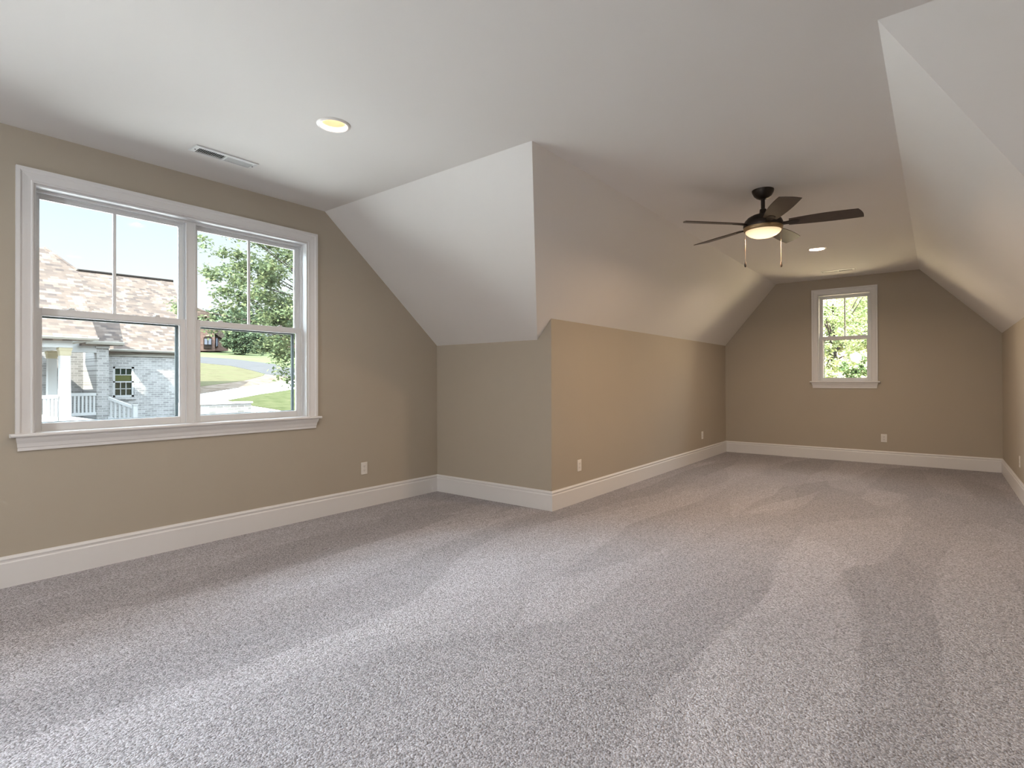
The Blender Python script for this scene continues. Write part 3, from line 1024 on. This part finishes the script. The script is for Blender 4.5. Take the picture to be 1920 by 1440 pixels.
# cheek closing the porch roof on its right side
_q = [at_plane(x, y, e1, RN) for x, y in ((145, 509), (160, 557), (182, 631))]
hp(MB().prism([_q[0] + Vector((-.12, 0, -.05)), _q[1] + Vector((-.12, 0, -.05)), _q[2] + Vector((-.12, 0, -.05)), Vector((_q[2].x - .12, _q[0].y, _q[2].z))], (-.1, 0, 0)), 'roof_cheek', SHINGLE)
# ridge caps
hp(MB().tube([at_plane(145, 507, e3, RN), at_plane(324, 527.5, e3, RN)], 0.09, 8), 'ridge_cap', simple('ridge_shingle', (0.006, 0.005, 0.0045), 0.9, spec=0.02, nscale=8, namt=0.2))
hp(MB().tube([at_plane(84, 464.5, e1, RN), at_plane(145, 507.5, e1, RN)], 0.05, 8), 'hip_cap', SHINGLE)


def gutter(name, xa, xb, v, ytop, ybot, depth=0.14):
    ua, ub = uat(xa, v), uat(xb, v)
    xm = (xa + xb) / 2
    zt, zb = zat(xm, ytop, v), zat(xm, ybot, v)
    m_ = MB()
    prof = [(0, zt), (-depth, zt), (-depth - .01, zt - .03), (-depth * .8, zb + .02), (-depth * .6, zb), (0, zb)]
    m_.loft([[Vector((u_, v + d_, z_)) for d_, z_ in prof] for u_ in (ua, ub)])
    return hp(m_, name, GUTTER)


gutter('gutter', -40, 183.5, V1 - .2, 628.5, 634)
gutter('gutter', 160, 231.5, V2 - .2, 640.5, 646.5)
gutter('gutter', 204, 345, V3 - .2, 656.5, 661)
# return of the porch eave towards the wall
pa, pb = at_v(183, 631, V1 - .3), at_v(163, 641, V2 - .3)
hp(MB().box((pa.x - .25, V1 - .3, pa.z - .14), (pa.x, V2, pa.z)), 'return_eave', GUTTER)
# porch frieze beam, ceiling, columns
zb = zat(95, 650.5, V1)
hp(MB().box((uat(-40, V1), V1, zb), (uat(136, V1), V1 + .35, zat(95, 635, V1))), 'porch_beam', PAINT_OUT)
hp(MB().box((uat(136, V1) - .35, V1 + .3, zb), (uat(136, V1), V2 + .3, zat(95, 635, V1))), 'porch_side_beam', PAINT_OUT)
hp(MB().box((uat(133, V2), V2, zat(155, 660.5, V2)), (uat(181, V2), V2 + .35, zat(155, 645, V2))), 'porch_beam', PAINT_OUT)
hp(MB().box((uat(-40, V1), V1 + .3, zb + .2), (uat(136, V1), V4, zb + .26)), 'porch_ceiling', PAINT_OUT)


def column(xa, xb, v, ytop, ybase):
    ua, ub = uat(xa, v), uat(xb, v)
    c_, w_ = (ua + ub) / 2, (ub - ua) / 2
    zt, z0_ = zat((xa + xb) / 2, ytop, v), -0.55
    m_ = MB()
    m_.loft([[(c_ - s_, v + .2 - s_, z_), (c_ + s_, v + .2 - s_, z_), (c_ + s_, v + .2 + s_, z_), (c_ - s_, v + .2 + s_, z_)] for s_, z_ in
             ((w_ * 1.2, z0_), (w_ * 1.2, z0_ + .25), (w_ * 1.06, z0_ + .30), (w_ * 1.02, z0_ + .9), (w_ * .93, zt - .28))])
    o_ = hp(m_, 'column', PAINT_OUT)
    m_ = MB()
    m_.loft([[(c_ - s_, v + .2 - s_, z_), (c_ + s_, v + .2 - s_, z_), (c_ + s_, v + .2 + s_, z_), (c_ - s_, v + .2 + s_, z_)] for s_, z_ in
             ((w_ * .94, zt - .30), (w_ * 1.05, zt - .24), (w_ * 1.1, zt - .14), (w_ * 1.25, zt - .08), (w_ * 1.25, zt))])
    hp(m_, 'capital', CREAM_OUT, o_)
    return o_


def fix_child(o_):
    for ch in o_.children:
        ch.matrix_parent_inverse = Matrix.Identity(4)


column(113.5, 134, V1, 650.5, 800)
column(90.5, 108.5, 26.6, 657.5, 740)
# brick walls
hp(MB().box((uat(-40, V4), V4, -1.2), (uat(181, V4), V4 + .3, zat(100, 655, V4) + .5)), 'porch_back_wall', BRICKW)
m_ = MB().box((uat(181, V2), V2, -1.2), (uat(204, V2), V3 + .2, zat(192, 650, V2)))
hp(m_, 'brick_pier', BRICKW)
ua, ub = uat(179.5, V2 - .05), uat(205.5, V2 - .05)
hp(MB().box((ua, V2 - .07, zat(192, 653, V2)), (ub, V2 + .5, zat(192, 646, V2))), 'pier_cap', PAINT_OUT)
wu0, wu1, wz1, wz0 = uat(212, V3), uat(251.5, V3), zat(231, 687.5, V3), zat(231, 744.5, V3)
wall_u1 = uat(343, V3)
hp(MB().slab([(uat(195, V3), V3, -1.3), (wall_u1, V3, -1.3), (wall_u1, V3, zat(270, 655, V3)), (uat(195, V3), V3, zat(270, 655, V3))],
             [[(wu0, V3, wz0), (wu1, V3, wz0), (wu1, V3, wz1), (wu0, V3, wz1)]], (0, .25, 0)), 'brick_wall', BRICKW)
hp(MB().box((wall_u1 - .25, V3, -1.3), (wall_u1, V3 + 9, zat(270, 655, V3))), 'end_wall', BRICKY)
hp(MB().box((uat(204, V3), V3 - .06, zat(270, 669, V3)), (wall_u1, V3, zat(270, 661, V3))), 'frieze_board', GUTTER)
hp(MB().box((wu0 - .08, V3 - .06, wz0 - .12), (wu1 + .08, V3 + .1, wz0 - .01)), 'brick_sill', BRICKW)
# its window
m_ = MB()
fw_ = 0.09
for a_, b_ in (((wu0, wz0), (wu0 + fw_, wz1)), ((wu1 - fw_, wz0), (wu1, wz1)), ((wu0, wz1 - fw_), (wu1, wz1)), ((wu0, wz0), (wu1, wz0 + fw_)), ((wu0, (wz0 + wz1) / 2 - .03), (wu1, (wz0 + wz1) / 2 + .03))):
    m_.box((a_[0], V3 + .03, a_[1]), (b_[0], V3 + .12, b_[1]))
win = hp(m_, 'window', PAINT_OUT)
hp(MB().box((wu0 + .05, V3 + .09, wz0 + .05), (wu1 - .05, V3 + .11, wz1 - .05)), 'pane', DGLASS, win)
zm_ = (wz0 + wz1) / 2
gh = (wz1 - wz0) / 2 - fw_
m_ = MB()
for sub in (0, 1):
    zz0 = wz0 + fw_ if sub == 0 else zm_ + .03
    zz1 = zm_ - .03 if sub == 0 else wz1 - fw_
    for k in (1, 2):
        uu = wu0 + fw_ + (wu1 - wu0 - 2 * fw_) * k / 3
        m_.box((uu - .016, V3 + .06, zz0 if sub == 0 else zz0 + .5 * (zz1 - zz0)), (uu + .016, V3 + .10, zz1))
    m_.box((wu0 + .05, V3 + .06, (zz0 + zz1) / 2 - .016), (wu1 - .05, V3 + .10, (zz0 + zz1) / 2 + .016))
hp(m_, 'muntin', PAINT_OUT, win)
hp(MB().box((wu0 + fw_, V3 + .075, zm_ + .05), (wu1 - fw_, V3 + .089, zm_ + .03 + .52 * gh)), 'grass_reflection', GREENREF, win)  # panel before the pane, painted as a reflection of grass


# railings
def railing(name, label, A, B, zt0, zt1, h, nb, end_post=False):
    """from A(u,v) to B(u,v); top of the hand rail goes zt0 -> zt1"""
    A, B = Vector((*A, 0)), Vector((*B, 0))
    root = empty(name, (A.x, A.y, zt0 - h))
    tag(root, label, 'railing', 'white porch railings')
    d_ = (B - A)
    L_ = d_.length
    nrm = Vector((-d_.y, d_.x, 0)).normalized()
    off = root.location

    def bar(mb, p, q, hw, hh):
        p, q = p - off, q - off
        mb.loft([[x_ + nrm * a_ + Vector((0, 0, b_)) for a_, b_ in ((-hw, -hh), (hw, -hh), (hw, hh), (-hw, hh))] for x_ in (p, q)])
    P0, P1 = Vector((A.x, A.y, zt0)), Vector((B.x, B.y, zt1))
    dn = Vector((0, 0, -1))
    m1 = MB()
    bar(m1, P0 + dn * .06, P1 + dn * .06, .05, .06)
    m1.build('hand_rail', PAINT_OUT, root)
    m1 = MB()
    bar(m1, P0 + dn * (h - .08), P1 + dn * (h - .08), .045, .06)
    m1.build('bottom_rail', PAINT_OUT, root)
    for i in range(nb):
        t_ = (i + .5) / nb
        p = P0.lerp(P1, t_)
        m1 = MB()
        q = p - off
        m1.box((q.x - .035, q.y - .035, q.z - h + .1), (q.x + .035, q.y + .035, q.z - .08))
        m1.build('baluster', PAINT_OUT, root)
    if end_post:
        m1 = MB()
        q = P1 - off
        m1.box((q.x - .08, q.y - .08, q.z - h - .25), (q.x + .08, q.y + .08, q.z + .04))
        m1.box((q.x - .10, q.y - .10, q.z + .04), (q.x + .10, q.y + .10, q.z + .08))
        m1.build('newel_post', PAINT_OUT, root)
    return root


zr = zat(95, 741, V1)
railing('porch_railing', 'white porch railing left of the front column', (uat(20, V1), V1 + .2), (uat(111, V1), V1 + .2), zr, zr, zr - zat(95, 790, V1), 12)
zr = zat(155, 737, 27.3)
railing('porch_railing', 'white porch railing between the front column and the brick pier', (uat(128, 27.4), 27.35), (uat(179, 27.4), 27.35), zr, zr, zr - zat(155, 780, 27.4), 7)
za_, zc_ = zat(204, 744, 27.2), zat(253, 762, 26.4)
railing('stair_railing', 'white stair railing sloping down from the brick pier', (uat(204, 27.2), 27.2), (uat(253, 26.4), 26.4), za_, zc_, 0.95, 6, True)
# porch floor and steps
hp(MB().box((uat(-40, V1), V1 - .1, -1.4), (uat(181, V1 + .2), V4, zat(95, 792, V1))), 'porch_floor', CONCRETE)

# white brick retaining wall
rw0, rw1 = uat(338, 21), uat(471, 21)
o = tag(MB().box((rw0, 21, -2.4), (rw1, 21.35, zat(420, 757.5, 21))).build('retaining_wall', BRICKW), 'low white brick wall below the driveway, by the lower right sash', 'wall')
tag(MB().box((rw0, 20.97, 0), (rw1 + .05, 21.4, 0.06), Matrix.Translation((0, 0, zat(420, 757.5, 21)))).build('wall_cap', CONCRETE, o))

# ---------------------------------------------------------------- outdoors: far houses
VF = 76
far = empty('brick_house', at_v(390, 657, VF))
tag(far, 'distant rosy brick house with an arched double door', 'house')


def fpart(mb, name, mat, par=far):
    for v in mb.bm.verts:
        v.co -= far.location
    return mb.build(name, mat, par)


def fq(pix, v=VF):
    return [at_v(x, y, v) for x, y in pix]


fpart(MB().prism(fq([(340, 658), (403, 658), (403, 612), (388, 588), (340, 588)]), (0, 6, 0)), 'wall', BRICKR)
fpart(MB().prism(fq([(402, 658), (428, 658), (428, 636), (402, 620)], VF + 1.5), (0, 6, 0)), 'side_wall', BRICKR)
fpart(MB().prism(fq([(398, 622), (404, 610), (433, 641), (431, 645)], VF + 1.0), (0, 8, 0)), 'side_roof', ROOFR)
fpart(MB().prism(fq([(340, 600), (340, 560), (372, 578), (392, 586), (407, 612), (402, 614), (387, 593)], VF - .4), (0, 9, 1.5)), 'roof', ROOFR)
DOORM = simple('dark_stained_door', (0.008, 0.006, 0.005), 0.4, spec=0.02, nscale=2, namt=0.2)
PANED = simple('pale_door_glass', (0.04, 0.042, 0.05), 0.2, spec=0.05, nscale=2, namt=0.2)
arch = [(382.5, 653.5), (397.5, 653.5), (397.5, 634)] + [(390 + 7.5 * math.cos(a * PI / 8), 634 - 4 * math.sin(a * PI / 8)) for a in range(1, 8)] + [(382.5, 634)]
dr = fpart(MB().prism(fq(arch, VF - .15), (0, .2, 0)), 'double_door', DOORM)
for x0_, x1_ in ((384, 389), (391, 396)):
    fpart(MB().prism(fq([(x0_, 646), (x1_, 646), (x1_, 635), (x0_, 635)], VF - .25), (0, .2, 0)), 'door_glass', PANED, dr)
wr = fpart(MB().prism(fq([(404, 651), (409, 651), (409, 632), (406.5, 629), (404, 632)], VF + 1.2), (0, .5, 0)), 'window', DOORM)
fpart(MB().prism(fq([(405, 649), (408, 649), (408, 634), (405, 634)], VF + 1.1), (0, .2, 0)), 'pane', PANED, wr)

h2 = empty('white_house', at_v(505, 652, 96))
tag(h2, 'small distant white gabled house behind the hedge', 'house')
for pix, nm, mt, dy in (([(484, 652), (530, 652), (530, 640), (507, 628), (486, 641)], 'wall', PAINT_OUT, 8), ([(483, 642), (506.5, 625.5), (509, 625.5), (533, 640), (531, 643), (507.5, 629), (486, 644)], 'roof', simple('grey_roof', (0.045, 0.045, 0.05), .8, spec=0.02, nscale=1, namt=.1), 9), ([(526, 652), (556, 652), (556, 632), (526, 632)], 'wing_wall', BRICKR, 7)):
    m_ = MB().prism([at_v(x, y, 96) for x, y in pix], (0, dy, 0))
    for v in m_.bm.verts:
        v.co -= h2.location
    m_.build(nm, mt, h2)

# ---------------------------------------------------------------- outdoors: trees
def foliage(rng, centers, per, spread, size, name, mat, parent, off):
    vs, fs = [], []
    for c_, rad in centers:
        for _ in range(per):
            d_ = Vector((rng.gauss(0, 1), rng.gauss(0, 1), rng.gauss(0, .75))) * (rad * spread)
            p = c_ + d_
            s_ = size * rng.uniform(.6, 1.25)
            a_ = Vector((rng.uniform(-1, 1), rng.uniform(-1, 1), rng.uniform(-.7, .35))).normalized()
            n_v = Vector((rng.uniform(-.8, .8), rng.uniform(-.8, .8), 1)).normalized()
            b_v = a_.cross(n_v).normalized()
            n_v = b_v.cross(a_)
            k = len(vs)
            vs += [p - off, p + a_ * s_ * .5 + b_v * s_ * .30 + n_v * s_ * .07 - off, p + a_ * s_ - n_v * s_ * .08 - off, p + a_ * s_ * .5 - b_v * s_ * .30 + n_v * s_ * .07 - off]
            fs += [(k, k + 1, k + 2), (k, k + 2, k + 3)]
    me = bpy.data.meshes.new(name)
    me.from_pydata(vs, [], fs)
    me.materials.append(mat)
    o_ = bpy.data.objects.new(name, me)
    C.objects.link(o_)
    o_.parent = parent
    return o_


def tree(name, label, cat, base, cc, rad, ncl, per, size, mat, seed, group=None, trunk=True, shell=0.55, crad=0.22, extra=(), keep=None):
    rng = random.Random(seed)
    base, cc = Vector(base), Vector(cc)
    root = empty(name, base)
    tag(root, label, cat, group)
    cl = []
    while len(cl) < ncl:
        q = Vector((rng.uniform(-1, 1), rng.uniform(-1, 1), rng.uniform(-1, 1)))
        if q.length > 1 or q.length < shell * rng.random():
            continue
        k = .75 + .35 * math.sin(q.x * 5 + seed) * math.cos(q.y * 4 + q.z * 6)
        q = q * min(1.0, k + .15)
        q = cc + Vector((q.x * rad[0], q.y * rad[1], q.z * rad[2]))
        if keep and not keep(q):
            continue
        cl.append((q, max(rad) * crad * rng.uniform(.6, 1.2)))
    for c_, r_ in extra:
        cl.append((Vector(c_), r_))
    foliage(rng, cl, per, .5, size, 'foliage', mat, root, base)
    if trunk:
        m_ = MB()
        tr = max(.05, rad[2] * .05)
        top = cc - base
        m_.tube([(0, 0, -.5), (top.x * .1, top.y * .1, top.z * .4), (top.x * .6, top.y * .6, top.z * .8), (top.x, top.y, top.z + rad[2] * .5)], [tr * 1.4, tr, tr * .8, tr * .25], 10)
        for i in range(0, len(cl), max(1, len(cl) // 24)):
            p1 = cl[i][0] - base
            t_ = rng.uniform(.45, .85)
            p0 = Vector((top.x * t_ * .8, top.y * t_ * .8, top.z * t_))
            m_.tube([p0, p0.lerp(p1, .5) + Vector((0, 0, .05 * rad[2])), p1], [tr * .4, tr * .25, tr * .08], 6)
        m_.build('trunk', BARK, root, smooth=True)
    return root


D1 = 19
ex = [(at_d(x, y, D1 + dd), r_) for x, y, dd, r_ in ((334, 574, .3, .35), (340, 580, 0, .3), (530, 655, -1, .55), (540, 680, -1, .5), (535, 700, -1, .4), (550, 640, -1, .6), (525, 670, -1, .35), (545, 715, -1, .3))]
tree('leafy_tree', 'large leafy green tree filling the upper right pane of the double window', 'tree', gp(18.5, 17.5), at_d(540, 545, D1), (3.3, 2.6, 2.4), 150, 85, 0.155, LEAF_MAIN, 3, crad=.10, shell=.3, extra=ex,
     keep=lambda q: (q - ex[0][0]).dot(RT) * 1.45 + .2 > (q - ex[0][0]).z)      # the crown slopes away towards the house

for i, (x0_, y0_, w_, h_, v_, lab) in enumerate(((448, 640, 2.2, 1.9, 73, 'leftmost round green bush of the hedge beside the brick house'),
                                                (478, 642, 2.5, 1.7, 78.5, 'middle round green bush of the distant hedge'),
                                                (508, 645, 2.3, 1.5, 84, 'low bush at the right end of the distant hedge'))):
    c_ = at_v(x0_, y0_, v_)
    tree('hedge_bush', lab, 'bush', gp(c_.x, c_.y), c_, (w_, 1.5, h_), 60, 45, .40, LEAF_FAR, 20 + i, 'distant hedge bushes', trunk=False, crad=.18)
for i, (x0_, y0_, w_, h_, v_, lab) in enumerate(((425, 612, 5.0, 4.4, 112, 'distant tree rising behind the brick house'),
                                                (470, 608, 5.5, 5.6, 124, 'tall distant tree behind the middle of the hedge'),
                                                (525, 606, 5.8, 6.2, 136, 'distant tree behind the white gabled house'),
                                                (580, 606, 6.4, 7.2, 148, 'distant tree at the right edge of the double window'))):
    c_ = at_v(x0_, y0_, v_)
    tree('distant_tree', lab, 'tree', gp(c_.x, c_.y), c_, (w_, 3.6, h_), 90, 55, .66, LEAF_FAR, 40 + i, 'trees on the horizon', crad=.16)

# wooded bank beyond the far window
def bank(u, v):
    return -2.2 + .40 * (u - 10) + .10 * math.sin(v * .7) + .06 * math.sin(u * 1.9 + v)


m_ = MB()
N_ = 24
gr_ = [[m_.bm.verts.new((10.2 + 22 * i / N_, -16 + 28 * j / N_, bank(10.2 + 22 * i / N_, -16 + 28 * j / N_))) for j in range(N_ + 1)] for i in range(N_ + 1)]
for i in range(N_):
    for j in range(N_):
        m_.bm.faces.new((gr_[i][j], gr_[i + 1][j], gr_[i + 1][j + 1], gr_[i][j + 1]))
struct('wooded_bank_ground', m_, EARTH, smooth=True)


def wood(px_, py_, dep, rad, ncl, per, size, mat, seed, lab, name='woodland_tree', cat='tree', trunk=True, crad=.12):
    c_ = at_d(px_, py_, dep)
    return tree(name, lab, cat, (c_.x + .3, c_.y, bank(c_.x + .3, c_.y)), c_, rad, ncl, per, size, mat, seed, 'trees on the bank beyond the far window', trunk, crad=crad, shell=.3)


wood(1562, 622, 14.6, (1.0, 1.4, 1.5), 130, 85, .085, LEAF_BACK, 61, 'bright leafy tree filling the left of the small far window')
wood(1640, 605, 17.6, (1.0, 1.7, 1.7), 140, 85, .095, LEAF_BACK, 62, 'bright leafy tree at the right of the small far window')
wood(1590, 592, 20.8, (1.2, 2.7, 1.7), 150, 80, .12, LEAF_BACK, 63, 'tall leafy tree behind the others in the far window')
wood(1440, 640, 24.0, (1.2, 2.3, 2.0), 90, 70, .15, LEAF_BACK, 64, 'leafy tree beyond the left edge of the far window')
wood(1760, 640, 24.0, (1.2, 2.3, 2.0), 90, 70, .15, LEAF_BACK, 65, 'leafy tree beyond the right edge of the far window')
wood(1606, 692, 12.0, (.30, .36, .30), 26, 60, .07, LEAF_DARK, 66, 'small dark green shrub low in the far window', 'woodland_shrub', 'shrub', False, .2)
wood(1548, 699, 11.8, (.30, .30, .24), 22, 60, .075, LEAF_BACK, 67, 'low bright shrub at the lower left of the far window', 'woodland_shrub', 'shrub', False, .2)
